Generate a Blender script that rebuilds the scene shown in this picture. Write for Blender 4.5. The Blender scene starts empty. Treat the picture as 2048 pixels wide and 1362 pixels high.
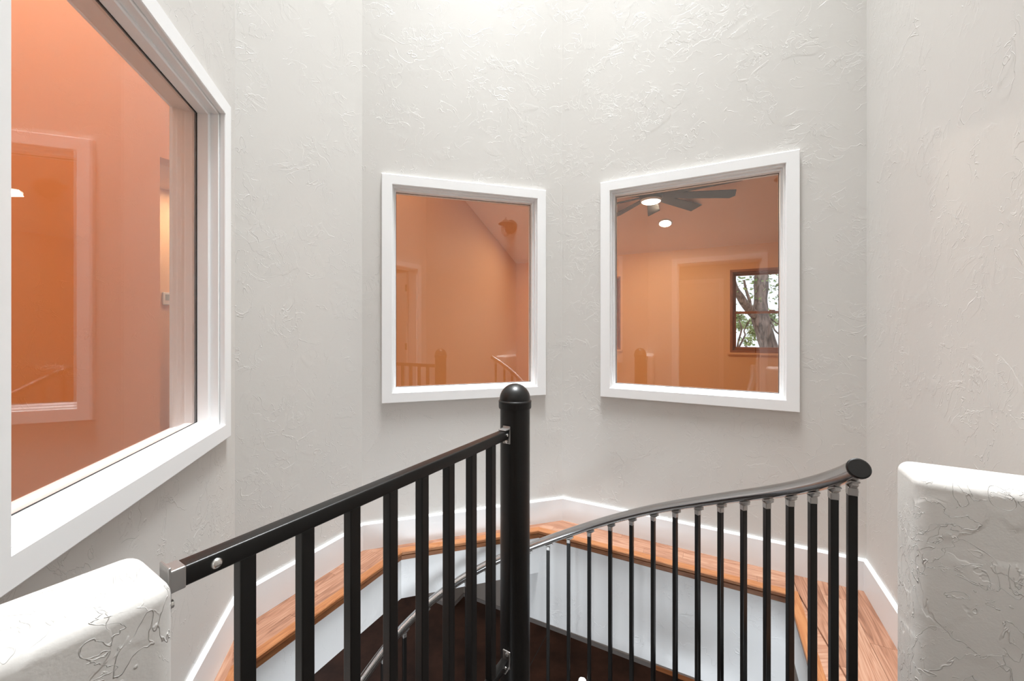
import bpy, bmesh, math, random
from mathutils import Vector, Matrix, noise
random.seed(7)
R = math.radians
S = bpy.context.scene
C = S.collection

# ---------------------------------------------------------------- camera
H = 1.34                       # lens height above the upper floor
FPX = 785.0                    # focal length in pixels of the 2048 wide frame
cam_d = bpy.data.cameras.new('camera')
cam = bpy.data.objects.new('camera', cam_d); C.objects.link(cam)
cam_d.sensor_width = 36; cam_d.sensor_fit = 'HORIZONTAL'
cam_d.lens = 36*FPX/2048
cam_d.shift_y = -26/2048
cam_d.clip_start = 0.02
cam.location = (0, 0, H); cam.rotation_euler = (R(90), 0, 0)
S.camera = cam

# ---------------------------------------------------------------- house axes
A27 = R(27)
def P2(u, v): return Vector((u*math.cos(A27)+v*math.sin(A27), -u*math.sin(A27)+v*math.cos(A27)))
def W3(u, v, z=0.0):
    p = P2(u, v); return Vector((p.x, p.y, z))

# ---------------------------------------------------------------- world, daylight, exposure
wd = bpy.data.worlds.new('overcast_sky'); S.world = wd; wd.use_nodes = True
bg = wd.node_tree.nodes['Background']
bg.inputs['Color'].default_value = (0.86, 0.93, 1.0, 1); bg.inputs['Strength'].default_value = 1.5
vs = S.view_settings
vs.view_transform = 'Standard'; vs.look = 'None'; vs.gamma = 1.0; vs.use_curve_mapping = False
vs.exposure = 0.0
def area(name, loc, size, power, col=(1, 1, 1), rot=(0, 0, 0), sy=None, spread=None):
    l = bpy.data.lights.new(name, 'AREA'); l.energy = power; l.color = col; l.size = size
    if sy: l.shape = 'RECTANGLE'; l.size_y = sy
    if spread: l.spread = R(spread)
    o = bpy.data.objects.new(name, l); C.objects.link(o); o.location = loc; o.rotation_euler = rot
    return o
SKY_U, SKY_V, SKY_S = -0.55, 1.62, 1.50      # skylight centre and side
CEIL_Z = 8.5
LOW_DAY = area('garden_door_daylight', (-.9, -2.12, -1.65), 3.2, 150, (.90, .96, 1.0), (R(-90), 0, 0), 2.0)
LOW_DAY.rotation_euler = (R(90), 0, 0)
area('skylight_daylight', W3(SKY_U, SKY_V, CEIL_Z+0.50), SKY_S-.04, 118, (.955, .985, 1.0), (0, 0, -A27), None, 42)

cl = area('added_clerestory_fill', W3(.87, 1.355, 7.1), 1.6, 120, (.955, .985, 1.0), (0, 0, 0), 1.8)  # unseen side source, added to brighten the tower walls
cl.rotation_euler = Vector((math.cos(A27), -math.sin(A27), 0)).to_track_quat('Z', 'Y').to_euler()

# ---------------------------------------------------------------- materials
def newmat(name):
    m = bpy.data.materials.new(name); m.use_nodes = True
    nt = m.node_tree; return m, nt, nt.nodes['Principled BSDF']
def N(nt, t, **kw):
    n = nt.nodes.new(t)
    for k, v in kw.items():
        if k in n.inputs: n.inputs[k].default_value = v
        else: setattr(n, k, v)
    return n
def plain(name, col, rough=.5, metal=0.0, spec=None, emit=None, es=0, bump=0, bscale=200):
    m, nt, b = newmat(name)
    b.inputs['Base Color'].default_value = (*col, 1); b.inputs['Roughness'].default_value = rough
    b.inputs['Metallic'].default_value = metal
    if spec is not None: b.inputs['Specular IOR Level'].default_value = spec
    if emit: b.inputs['Emission Color'].default_value = (*emit, 1); b.inputs['Emission Strength'].default_value = es
    nz = N(nt, 'ShaderNodeTexNoise', Scale=bscale, Detail=3.0)
    tc = N(nt, 'ShaderNodeNewGeometry'); nt.links.new(tc.outputs['Position'], nz.inputs['Vector'])
    if bump:
        bp = N(nt, 'ShaderNodeBump', Strength=bump, Distance=.001)
        nt.links.new(nz.outputs['Fac'], bp.inputs['Height']); nt.links.new(bp.outputs['Normal'], b.inputs['Normal'])
    else:
        mr = N(nt, 'ShaderNodeMapRange'); mr.inputs['To Min'].default_value = max(rough-.04, 0); mr.inputs['To Max'].default_value = min(rough+.04, 1)
        nt.links.new(nz.outputs['Fac'], mr.inputs['Value']); nt.links.new(mr.outputs['Result'], b.inputs['Roughness'])
    return m
def math_n(nt, op, a, b=None, clamp=False):
    n = nt.nodes.new('ShaderNodeMath'); n.operation = op; n.use_clamp = clamp
    for i, x in enumerate((a, b)):
        if x is None: continue
        if isinstance(x, (int, float)): n.inputs[i].default_value = x
        else: nt.links.new(x, n.inputs[i])
    return n.outputs[0]
def plaster(name, col, amp=1.0, rough=.55, scale=1.0, thr=.52, w=1.0):
    """skip-trowel wall: thin raised curls and shallow trowel patches, sparse, over fine roller grain"""
    m, nt, b = newmat(name)
    b.inputs['Base Color'].default_value = (*col, 1); b.inputs['Roughness'].default_value = rough
    g = N(nt, 'ShaderNodeNewGeometry'); pos = g.outputs['Position']
    def nz(sc, det=2.0, dist=0.0, off=0.0):
        mp = N(nt, 'ShaderNodeMapping'); mp.inputs['Location'].default_value = (off, off*.7, off*1.3)
        nt.links.new(pos, mp.inputs['Vector'])
        n = N(nt, 'ShaderNodeTexNoise', Scale=sc*scale, Detail=det, Distortion=dist)
        nt.links.new(mp.outputs['Vector'], n.inputs['Vector']); return n.outputs['Fac']
    def ss(x, lo, hi):
        r = N(nt, 'ShaderNodeMapRange'); r.interpolation_type = 'SMOOTHSTEP'
        r.inputs['From Min'].default_value = lo; r.inputs['From Max'].default_value = hi
        nt.links.new(x, r.inputs['Value']); return r.outputs['Result']
    def ridge(n, w):          # thin crest where the noise crosses one half
        d = math_n(nt, 'ABSOLUTE', math_n(nt, 'SUBTRACT', n, .5))
        return math_n(nt, 'SUBTRACT', 1.0, ss(d, 0.0, w))
    n1 = nz(5.5, 3.0, 1.6, 3.1); n2 = nz(9.5, 4.0, 1.2, 11.7)
    m1 = ss(nz(7.0, 2.0, .4, 23.0), thr, thr+.12); m2 = ss(nz(4.2, 2.0, .6, 37.0), thr+.01, thr+.11)
    patch = math_n(nt, 'MULTIPLY', ss(n1, .485, .515), math_n(nt, 'MULTIPLY', m2, .45))
    r1 = math_n(nt, 'MULTIPLY', ridge(n1, .010*w), m1)
    r2 = math_n(nt, 'MULTIPLY', ridge(n2, .014*w), m2)
    h = math_n(nt, 'ADD', math_n(nt, 'MULTIPLY', r1, .9), math_n(nt, 'MULTIPLY', r2, .7))
    h = math_n(nt, 'ADD', h, patch)
    h = math_n(nt, 'ADD', h, math_n(nt, 'MULTIPLY', nz(160, 2.0, 0, 1.0), .10))
    h = math_n(nt, 'ADD', h, math_n(nt, 'MULTIPLY', nz(26, 3.0, .5, 5.0), .22))
    bp = N(nt, 'ShaderNodeBump', Strength=.75, Distance=.0026*amp)
    nt.links.new(h, bp.inputs['Height']); nt.links.new(bp.outputs['Normal'], b.inputs['Normal'])
    return m
def wood(name, c1, c2, c3, rough=.38, gscale=1.0):
    """grain runs along local X, each board shifted and toned by its own random number"""
    m, nt, b = newmat(name)
    tc = N(nt, 'ShaderNodeTexCoord'); oi = N(nt, 'ShaderNodeObjectInfo')
    mp = N(nt, 'ShaderNodeMapping'); mp.inputs['Scale'].default_value = (1.3*gscale, 14*gscale, 14*gscale)
    cb = N(nt, 'ShaderNodeCombineXYZ')
    nt.links.new(math_n(nt, 'MULTIPLY', oi.outputs['Random'], 37.0), cb.inputs['X'])
    nt.links.new(math_n(nt, 'MULTIPLY', oi.outputs['Random'], 91.0), cb.inputs['Y'])
    nt.links.new(tc.outputs['Object'], mp.inputs['Vector']); nt.links.new(cb.outputs['Vector'], mp.inputs['Location'])
    n1 = N(nt, 'ShaderNodeTexNoise', Scale=1.1, Detail=3.0, Distortion=.9); nt.links.new(mp.outputs['Vector'], n1.inputs['Vector'])
    rings = math_n(nt, 'FRACT', math_n(nt, 'MULTIPLY', n1.outputs['Fac'], 9.0))
    rings = math_n(nt, 'ABSOLUTE', math_n(nt, 'SUBTRACT', rings, .5))
    mp2 = N(nt, 'ShaderNodeMapping'); mp2.inputs['Scale'].default_value = (6*gscale, 190*gscale, 190*gscale)
    nt.links.new(tc.outputs['Object'], mp2.inputs['Vector']); nt.links.new(cb.outputs['Vector'], mp2.inputs['Location'])
    n2 = N(nt, 'ShaderNodeTexNoise', Scale=1.0, Detail=2.0); nt.links.new(mp2.outputs['Vector'], n2.inputs['Vector'])
    f = math_n(nt, 'ADD', math_n(nt, 'MULTIPLY', rings, .9), math_n(nt, 'MULTIPLY', n2.outputs['Fac'], .65))
    f = math_n(nt, 'ADD', f, math_n(nt, 'MULTIPLY', math_n(nt, 'SUBTRACT', oi.outputs['Random'], .5), .35))
    cr = N(nt, 'ShaderNodeValToRGB'); nt.links.new(f, cr.inputs['Fac'])
    e = cr.color_ramp.elements
    e[0].position = .12; e[0].color = (*c1, 1); e[1].position = .9; e[1].color = (*c3, 1)
    k = cr.color_ramp.elements.new(.5); k.color = (*c2, 1)
    nt.links.new(cr.outputs['Color'], b.inputs['Base Color']); b.inputs['Roughness'].default_value = rough
    bp = N(nt, 'ShaderNodeBump', Strength=.15, Distance=.0006); nt.links.new(n2.outputs['Fac'], bp.inputs['Height'])
    nt.links.new(bp.outputs['Normal'], b.inputs['Normal'])
    return m
def glass(name, f0=.06, tint=(1, 1, 1)):
    m, nt, b = newmat(name); nt.nodes.remove(b)
    out = nt.nodes['Material Output']
    lw = N(nt, 'ShaderNodeLayerWeight', Blend=.5)
    p5 = math_n(nt, 'POWER', lw.outputs['Facing'], 5.0)
    fr = math_n(nt, 'ADD', math_n(nt, 'MULTIPLY', p5, 1-f0), f0)
    tr = N(nt, 'ShaderNodeBsdfTransparent'); tr.inputs['Color'].default_value = (*tint, 1)
    gl = N(nt, 'ShaderNodeBsdfGlossy', Roughness=0.0); gl.inputs['Color'].default_value = (1, 1, 1, 1)
    mx = N(nt, 'ShaderNodeMixShader'); nt.links.new(fr, mx.inputs[0])
    nt.links.new(tr.outputs[0], mx.inputs[1]); nt.links.new(gl.outputs[0], mx.inputs[2])
    nt.links.new(mx.outputs[0], out.inputs['Surface'])
    return m
GREIGE = (.645, .627, .600)
M = {}
M['wall'] = plaster('greige_skip_trowel_plaster', GREIGE, .50, .55, 1.1, .47, .8)
M['stub'] = plaster('greige_plaster_half_wall', GREIGE, 1.0, .5, 1.45, .43, .85)
M['orange'] = plaster('orange_painted_wall', (.82, .45, .20), .35, .6)
M['orange_ceiling'] = plaster('peach_painted_ceiling', (.90, .63, .46), .5, .7)
M['white'] = plain('white_gloss_trim_paint', (.90, .905, .91), .32, bump=.04, bscale=60)
M['base'] = plain('white_baseboard_paint', (.82, .835, .85), .35, bump=.04, bscale=60)
M['fascia'] = plaster('cool_white_drywall', (.80, .815, .83), .5, .6)
M['gasket'] = plain('dark_glazing_seal', (.02, .02, .02), .6)
M['black'] = plain('black_powder_coat', (.008, .0075, .007), .36, spec=.35, bump=.12, bscale=350)
M['steel'] = plain('brushed_steel_tube', (.52, .52, .52), .2, 1.0)
M['zinc'] = plain('cast_zinc_bracket', (.42, .41, .40), .38, .9)
M['bolt'] = plain('bright_steel_screw', (.7, .69, .67), .25, 1.0)
M['floorwood'] = wood('reddish_oak_plank', (.16, .068, .038), (.275, .133, .080), (.36, .205, .135), .42)
M['nosing'] = wood('orange_oak_nosing', (.15, .045, .014), (.255, .092, .030), (.33, .14, .052), .45, 1.4)
M['sash'] = wood('stained_wood_sash', (.20, .065, .022), (.32, .11, .04), (.42, .16, .06), .4, 1.2)
M['glass'] = glass('clear_window_glass', .075)
M['lowglass'] = glass('skylight_glass', .04)
M['bronze'] = plain('dark_bronze_lamp_metal', (.045, .028, .018), .4, .6)
M['jar'] = glass('lamp_jar_glass', .05)
M['fan'] = plain('charcoal_fan_blade', (.02, .0235, .027), .5)
M['fanbody'] = plain('dark_bronze_fan_motor', (.05, .035, .03), .35, .5)
M['lamp_on'] = plain('lit_lamp_diffuser', (1, 1, 1), .5, emit=(1, .9, .78), es=9.0)
M['lamp_rim'] = plain('white_lamp_rim', (.8, .78, .74), .5)
M['bounce_carpet'] = plain('pale_bounce_carpet', (.62, .52, .42), .95, bump=.3, bscale=400)  # pale tone picked to bounce light up to the room ceiling
M['device'] = plain('white_plastic_thermostat', (.75, .72, .68), .4)
M['paper'] = plain('white_crumpled_paper', (.9, .9, .9), .7)
M['door'] = plain('white_door_paint', (.80, .79, .77), .4, bump=.04, bscale=60)
M['tread'] = plain('dark_brown_steel_tread', (.03, .022, .018), .4)

def concrete():
    m, nt, b = newmat('brown_stained_concrete')
    g = N(nt, 'ShaderNodeNewGeometry')
    n = N(nt, 'ShaderNodeTexNoise', Scale=2.2, Detail=7.0, Roughness=.62); nt.links.new(g.outputs['Position'], n.inputs['Vector'])
    cr = N(nt, 'ShaderNodeValToRGB'); nt.links.new(n.outputs['Fac'], cr.inputs['Fac'])
    e = cr.color_ramp.elements; e[0].position = .33; e[0].color = (.020, .0085, .0052, 1); e[1].position = .7; e[1].color = (.070, .029, .017, 1)
    nt.links.new(cr.outputs['Color'], b.inputs['Base Color']); b.inputs['Roughness'].default_value = .6; b.inputs['Specular IOR Level'].default_value = .2
    return m
M['concrete'] = concrete()
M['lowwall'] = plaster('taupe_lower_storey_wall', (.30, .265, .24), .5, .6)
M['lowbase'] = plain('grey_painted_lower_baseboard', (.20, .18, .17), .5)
def bark():
    m, nt, b = newmat('grey_brown_bark')
    tc = N(nt, 'ShaderNodeTexCoord'); mp = N(nt, 'ShaderNodeMapping'); mp.inputs['Scale'].default_value = (18, 18, 4)
    nt.links.new(tc.outputs['Object'], mp.inputs['Vector'])
    n = N(nt, 'ShaderNodeTexNoise', Scale=1.0, Detail=5.0, Distortion=.6); nt.links.new(mp.outputs['Vector'], n.inputs['Vector'])
    cr = N(nt, 'ShaderNodeValToRGB'); nt.links.new(n.outputs['Fac'], cr.inputs['Fac'])
    e = cr.color_ramp.elements; e[0].position = .38; e[0].color = (.055, .038, .032, 1); e[1].position = .66; e[1].color = (.30, .225, .195, 1)
    nt.links.new(cr.outputs['Color'], b.inputs['Base Color']); b.inputs['Roughness'].default_value = .9
    bp = N(nt, 'ShaderNodeBump', Strength=.9, Distance=.02); nt.links.new(n.outputs['Fac'], bp.inputs['Height']); nt.links.new(bp.outputs['Normal'], b.inputs['Normal'])
    return m
M['bark'] = bark()
def leafmat(name, c1, c2):
    m, nt, b = newmat(name)
    g = N(nt, 'ShaderNodeNewGeometry'); cr = N(nt, 'ShaderNodeValToRGB')
    nt.links.new(g.outputs['Random Per Island'], cr.inputs['Fac'])
    e = cr.color_ramp.elements; e[0].color = (*c1, 1); e[1].color = (*c2, 1)
    nt.links.new(cr.outputs['Color'], b.inputs['Base Color']); b.inputs['Roughness'].default_value = .6
    return m
M['leaf'] = leafmat('green_tree_leaf', (.07, .14, .03), (.26, .38, .10))
M['shrubleaf'] = leafmat('pale_green_shrub_leaf', (.13, .22, .06), (.44, .52, .22))
M['ground'] = plain('pale_dry_ground', (.45, .42, .36), .9)

# ---------------------------------------------------------------- helpers
WM = {}
def link(name, me, mat, parent=None, mw=None, kind=None):
    if mat is not None:
        for x in (mat if isinstance(mat, (list, tuple)) else [mat]): me.materials.append(x)
    o = bpy.data.objects.new(name, me); C.objects.link(o)
    return place(o, parent, mw, kind)
def place(o, parent=None, mw=None, kind=None):
    mw = mw or Matrix.Identity(4)
    WM[o.name] = mw
    if parent:
        o.parent = parent; o.matrix_parent_inverse = WM[parent.name].inverted()
    o.matrix_basis = mw
    if kind: o['kind'] = kind
    return o
def from_bm(name, bm, mat, parent=None, mw=None, kind=None, smooth=None):
    bmesh.ops.recalc_face_normals(bm, faces=bm.faces)
    me = bpy.data.meshes.new(name); bm.to_mesh(me); bm.free()
    if smooth is not None:
        me.polygons.foreach_set('use_smooth', [True]*len(me.polygons))
        me.set_sharp_from_angle(angle=R(smooth))
    return link(name, me, mat, parent, mw, kind)
def thing(name, loc, label, cat, group=None):
    o = bpy.data.objects.new(name, None); C.objects.link(o); o.empty_display_size = .1
    place(o, None, Matrix.Translation(Vector(loc)))
    return tag(o, label, cat, group)
def tag(o, label, cat, group=None):
    o['label'] = label; o['category'] = cat
    if group: o['group'] = group
    return o
def struct(o, label, cat=None):
    o['kind'] = 'structure'; o['label'] = label
    if cat: o['category'] = cat
    return o
def prism(bm, poly, z0, z1, mi=0):
    """poly: 2-D points; z0 and z1 numbers or functions of the point"""
    f0 = z0 if callable(z0) else (lambda p: z0); f1 = z1 if callable(z1) else (lambda p: z1)
    a = [bm.verts.new((p[0], p[1], f0(p))) for p in poly]; b = [bm.verts.new((p[0], p[1], f1(p))) for p in poly]
    n = len(poly); fs = [bm.faces.new(a[::-1]), bm.faces.new(b)]
    for i in range(n): fs.append(bm.faces.new((a[i], a[(i+1) % n], b[(i+1) % n], b[i])))
    for f in fs: f.material_index = mi
    return fs
def box(bm, c, s, rot=None, bevel=0.0, seg=2):
    mat = Matrix.Translation(Vector(c)) @ (rot.to_4x4() if rot else Matrix.Identity(4)) @ Matrix.Diagonal((*s, 1))
    r = bmesh.ops.create_cube(bm, size=1, matrix=mat)
    if bevel:
        es = list({e for v in r['verts'] for e in v.link_edges})
        bmesh.ops.bevel(bm, geom=es, offset=bevel, segments=seg, affect='EDGES', profile=.5)
def tube(bm, pts, rad, n=12, cap=True, square=False):
    rings = []; up = Vector((0, 0, 1)); pts = [Vector(p) for p in pts]
    prev = None
    for i, p in enumerate(pts):
        t = (pts[min(i+1, len(pts)-1)]-pts[max(i-1, 0)]).normalized()
        if prev is None:
            x = t.cross(up)
            if x.length < .05: x = t.cross(Vector((1, 0, 0)))
        else: x = prev - t*prev.dot(t)
        x.normalize(); y = t.cross(x).normalized(); prev = x
        r = rad[i] if isinstance(rad, (list, tuple)) else rad
        rings.append([bm.verts.new(p + (x*math.cos(2*math.pi*k/n)+y*math.sin(2*math.pi*k/n))*r) for k in range(n)])
    for a, b in zip(rings, rings[1:]):
        for k in range(n): bm.faces.new((a[k], a[(k+1) % n], b[(k+1) % n], b[k]))
    if cap: bm.faces.new(rings[0][::-1]); bm.faces.new(rings[-1])
def lathe(bm, prof, n=32, c=(0, 0, 0), mat=None, ring=False):
    mat = mat or Matrix.Translation(Vector(c)); rings = []
    for r, z in prof:
        if r < 1e-6: rings.append([bm.verts.new(mat @ Vector((0, 0, z)))])
        else: rings.append([bm.verts.new(mat @ Vector((r*math.cos(2*math.pi*k/n), r*math.sin(2*math.pi*k/n), z))) for k in range(n)])
    if ring: rings.append(rings[0])
    for a, b in zip(rings, rings[1:]):
        for k in range(n):
            if len(a) == 1 and len(b) == 1: continue
            if len(a) == 1: bm.faces.new((a[0], b[k], b[(k+1) % n]))
            elif len(b) == 1: bm.faces.new((a[k], a[(k+1) % n], b[0]))
            else: bm.faces.new((a[k], a[(k+1) % n], b[(k+1) % n], b[k]))
    for r in (() if ring else (rings[0], rings[-1])):
        if len(r) > 2:
            try: bm.faces.new(r)
            except ValueError: pass
def frame_z(p0, p1):
    """matrix with local X along p0->p1 and local Z up"""
    p0 = Vector(p0); x = (Vector(p1)-p0).normalized(); z = Vector((0, 0, 1))
    if abs(x.z) > .99: z = Vector((0, 1, 0))
    y = z.cross(x).normalized(); z = x.cross(y)
    m = Matrix((x, y, z)).transposed().to_4x4(); m.translation = p0; return m
def miters(path, closed):
    n = len(path); nr = []
    for i in range(n if closed else n-1):
        d = (path[(i+1) % n]-path[i]).normalized(); nr.append(Vector((-d.y, d.x)))
    out = []
    for i in range(n):
        if closed: a, b = nr[i-1], nr[i]
        else: a, b = nr[max(i-1, 0)], nr[min(i, n-2)]
        out.append((a+b)/(1+a.dot(b)))
    return out
def molding(name, path, closed, profile, to3d, mat, parent=None, skip=(), kind=None, names=None):
    """mitred boards along a 2-D path; profile = [(offset to the left of the path, height)]"""
    path = [Vector(p[:2]) for p in path]; ms = miters(path, closed); n = len(path); out = []
    for i in range(n if closed else n-1):
        if i in skip: continue
        j = (i+1) % n; bm = bmesh.new()
        a = [bm.verts.new(to3d(path[i]+ms[i]*d, h)) for d, h in profile]
        b = [bm.verts.new(to3d(path[j]+ms[j]*d, h)) for d, h in profile]
        k = len(profile)
        for q in range(k): bm.faces.new((a[q], a[(q+1) % k], b[(q+1) % k], b[q]))
        bm.faces.new(a[::-1]); bm.faces.new(b)
        mw = frame_z(to3d(path[i], 0), to3d(path[j], 0)); bm.transform(mw.inverted())
        out.append(from_bm(names[i] if names else name, bm, mat, parent, mw, kind))
    return out
def flat3(p, h): return Vector((p[0], p[1], h))

# ---------------------------------------------------------------- tower walls (eight sided stair well)
TH = .15
OCT = dict(C12=(-1.885, .993), C23=(-1.885, 1.703), C34=(-.934, 2.605), C45=(.703, 2.605), P05=(.703, -.13), P01=(-.762, -.13))
order = ['P01', 'C12', 'C23', 'C34', 'C45', 'P05']
inner = [P2(*OCT[k]) for k in order]                   # walked clockwise seen from above: the left of the path is outside
ms = miters(inner, True)
outer = [p + m*TH for p, m in zip(inner, ms)]
ZT = 8.9
def wall_panel(name, A, B, A2, B2, hole, mats, z0=0.0, z1=ZT, label=''):
    """a wall between plan points A-B (tower side) and A2-B2 (room side) with an optional rectangular hole (s0,s1,z0,z1)"""
    d = (B-A); L = d.length; d = d/L; n = Vector((-d.y, d.x))
    sa, sb = (A2-A).dot(d), (B2-A).dot(d); t = (A2-A).dot(n)
    bm = bmesh.new()
    def v(s, z, e): return bm.verts.new((A.x+d.x*s+n.x*e, A.y+d.y*s+n.y*e, z))
    rings = []
    for e, s0, s1, mi in ((0, 0, L, 0), (t, sa, sb, 1)):
        o = [v(s0, z0, e), v(s1, z0, e), v(s1, z1, e), v(s0, z1, e)]
        if hole:
            h = [v(hole[0], hole[2], e), v(hole[1], hole[2], e), v(hole[1], hole[3], e), v(hole[0], hole[3], e)]
            for k in range(4): bm.faces.new((o[k], o[(k+1) % 4], h[(k+1) % 4], h[k])).material_index = mi
        else:
            h = None; bm.faces.new(o).material_index = mi
        rings.append((o, h))
    for k in range(4):
        bm.faces.new((rings[0][0][k], rings[0][0][(k+1) % 4], rings[1][0][(k+1) % 4], rings[1][0][k]))
        if hole: bm.faces.new((rings[0][1][k], rings[0][1][(k+1) % 4], rings[1][1][(k+1) % 4], rings[1][1][k]))
    o = from_bm(name, bm, mats); return struct(o, label)
# windows: rectangle of the casing's outer edge (s0,s1,z0,z1) measured along the wall from its first corner
W1L = (inner[1]-inner[0]).length
WIN = {0: (W1L-1.185, W1L-.103, .885, 2.266), 2: (.113, 1.183, .877, 2.281), 3: (.274, 1.356, .882, 2.301)}
CAS = .063
names = ['wall_left', 'wall_back_left', 'wall_back', 'wall_back_right', 'wall_right', 'wall_front']
labels = ['greige textured stairwell wall at the left edge holding the largest seen window',
          'narrow blank greige wall between the left window wall and the middle window wall',
          'greige wall with the middle window behind the black pole',
          'bright greige wall with the right window showing the ceiling fan',
          'greige textured wall at the right edge behind the right half wall',
          'greige wall with the white doorway behind the viewer']
ADDED_CLER = (.45, 2.05, 6.2, 8.0)           # opening added high in the right wall to let in fill light, far above the frame
walls = []
for i in range(6):
    A, B = inner[i], inner[(i+1) % 6]; A2, B2 = outer[i], outer[(i+1) % 6]
    hole = None
    if i in WIN:
        s0, s1, z0, z1 = WIN[i]; e = CAS-.004; hole = (s0+e, s1-e, z0+e, z1-e)
    if i == 4: hole = ADDED_CLER
    mats = [M['wall'], M['orange'] if i < 5 else M['wall']]
    if i == 5:
        # doorway: opening u -.40 .. .52, 2.16 high, built as three wall pieces in one mesh
        bm = bmesh.new()
        for u0, u1, z0, z1 in ((-.40-.5, -.40, 0, ZT), (.52, .853, 0, ZT), (-.40, .52, 2.16, ZT)):
            prism(bm, [P2(u0, -.28), P2(u1, -.28), P2(u1, -.13), P2(u0, -.13)], z0, z1)
        o = struct(from_bm(names[i], bm, M['wall']), labels[i])
    else:
        o = wall_panel(names[i], A, B, A2, B2, hole, mats, label=labels[i])
    walls.append(o)

# baseboards along the tower walls (tower side is the right of the path, so offsets are negative)
BB = [(0, 0), (-.016, 0), (-.016, .150), (-.010, .159), (0, .159)]
bb = molding('baseboard', [P2(-1.05, .158)] + inner[1:5] + [P2(.703, -.12)], False, BB, flat3, M['base'],
             names=['baseboard_left', 'baseboard_back_left', 'baseboard_back', 'baseboard_back_right', 'baseboard_right'])
for o, l in zip(bb, ('white baseboard under the left window wall', 'white baseboard along the narrow blank wall',
                     'white baseboard behind the black pole', 'white baseboard under the right window', 'white baseboard running behind the right half wall')):
    struct(o, l)

# ---------------------------------------------------------------- interior windows
def interior_window(idx, i, label):
    s0, s1, z0, z1 = WIN[i]
    A, B = inner[i], inner[(i+1) % 6]; d = (B-A).normalized(); n = Vector((-d.y, d.x))     # n points out of the tower
    def to3d(p, h): return Vector((A.x+d.x*p[0]-n.x*h, A.y+d.y*p[0]-n.y*h, p[1]))        # h > 0 into the tower
    rect = [(s0, z0), (s1, z0), (s1, z1), (s0, z1)]
    root = bpy.data.objects.new('window_%d' % idx, None); C.objects.link(root); root.empty_display_size = .1
    c = to3d(((s0+s1)/2, z0), 0); place(root, None, Matrix.Translation(c)); struct(root, label)
    w = CAS
    molding('casing', rect, True, [(0, 0), (0, .017), (.003, .019), (w-.003, .019), (w, .016), (w, 0)], to3d, M['white'], root)
    molding('outer_stop', rect, True, [(w-.004, -.030), (w-.004, -.001), (w+.006, -.001), (w+.009, -.004), (w+.009, -.030)], to3d, M['white'], root)
    molding('inner_stop', rect, True, [(w-.004, -.069), (w-.004, -.030), (w+.016, -.030), (w+.020, -.034), (w+.020, -.069)], to3d, M['white'], root)
    molding('jamb', rect, True, [(w-.004, -.150), (w-.004, -.080), (w+.018, -.080), (w+.018, -.112), (w+.004, -.112), (w+.004, -.150)], to3d, M['white'], root)
    molding('casing', rect, True, [(0, -.150), (0, -.167), (w, -.167), (w, -.150)], to3d, M['white'], root)
    g = w+.008; bm = bmesh.new()
    a = [to3d((s0+g, z0+g), -.071), to3d((s1-g, z0+g), -.071), to3d((s1-g, z1-g), -.071), to3d((s0+g, z1-g), -.071)]
    e = Vector((n.x, n.y, 0))*.006
    va = [bm.verts.new(p) for p in a]; vb = [bm.verts.new(p+e) for p in a]
    bm.faces.new(va); bm.faces.new(vb[::-1])
    for k in range(4): bm.faces.new((va[k], va[(k+1) % 4], vb[(k+1) % 4], vb[k]))
    from_bm('pane', bm, M['glass'], root)
    molding('glazing_seal', rect, True, [(w+.003, -.0695), (w+.0225, -.0695), (w+.0225, -.0708), (w+.003, -.0708)], to3d, M['gasket'], root)
    return root
interior_window(1, 0, 'big white cased interior window cut off by the left edge')
interior_window(2, 2, 'white cased interior window in the middle, just left of the black pole cap')
interior_window(3, 3, 'white cased interior window on the right looking at a ceiling fan')

# ---------------------------------------------------------------- floors, ledge, fascia
opening = [P2(-1.665+.0, .885), P2(-1.665, 1.655), P2(-.873, 2.395), P2(.363, 2.395)]
# ledge edges parallel to the walls at their own widths
def off_line(p, q, w):
    d = (q-p).normalized(); n = Vector((d.y, -d.x)); return p+n*w, d
def isect(a, da, b, db):
    t = ((b-a).x*db.y-(b-a).y*db.x)/(da.x*db.y-da.y*db.x); return a+da*t
LW = [.085, .222, .085, .205, .345]
lines = [off_line(inner[i], inner[(i+1) % 6], LW[i]) for i in range(5)]
op = [isect(*lines[i], *lines[i+1]) for i in range(4)]                     # four inner corners of the ledge
op_start = op[0] - lines[0][1]*1.0
end5 = isect(*lines[4], P2(0, 1.215), P2(1, 0)-P2(0, 0))
# where the left end of the opening meets the guard line
G0 = Vector((-.52, .57)); POLE = Vector((.011, 1.43)); GD = (POLE-G0).normalized(); GN = Vector((GD.y, -GD.x))
left_end = isect(*lines[0], P2(0, .20), P2(1, 0)-P2(0, 0))
SLAB = .284
LOW = -2.74
def clip(poly, a, d):
    """keep the part of poly on the right of the line a + d t"""
    out = []
    for i in range(len(poly)):
        p, q = poly[i], poly[(i+1) % len(poly)]
        sp = (p-a).x*d.y-(p-a).y*d.x; sq = (q-a).x*d.y-(q-a).y*d.x
        if sp >= 0: out.append(p)
        if (sp >= 0) != (sq >= 0): out.append(p+(q-p)*(sp/(sp-sq)))
    return out
slab_polys = [[inner[0]+Vector((0, 0)), inner[1], op[0], left_end]]
slab_polys += [[inner[1], inner[2], op[1], op[0]], [inner[2], inner[3], op[2], op[1]], [inner[3], inner[4], op[3], op[2]],
               [inner[4], P2(.703, 1.215), end5, op[3]]]
land = [P2(-.762, -.13), P2(.703, -.13), P2(.703, 1.215), P2(-.60, 1.215), Vector((-.475, .545)), Vector((-.60, .34))]
bm = bmesh.new()
for pl in slab_polys: prism(bm, pl, -SLAB, -.0125)
hall = [P2(-1.3, -1.75), P2(1.7, -1.75), P2(1.7, -.13), P2(-1.3, -.13)]
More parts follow.
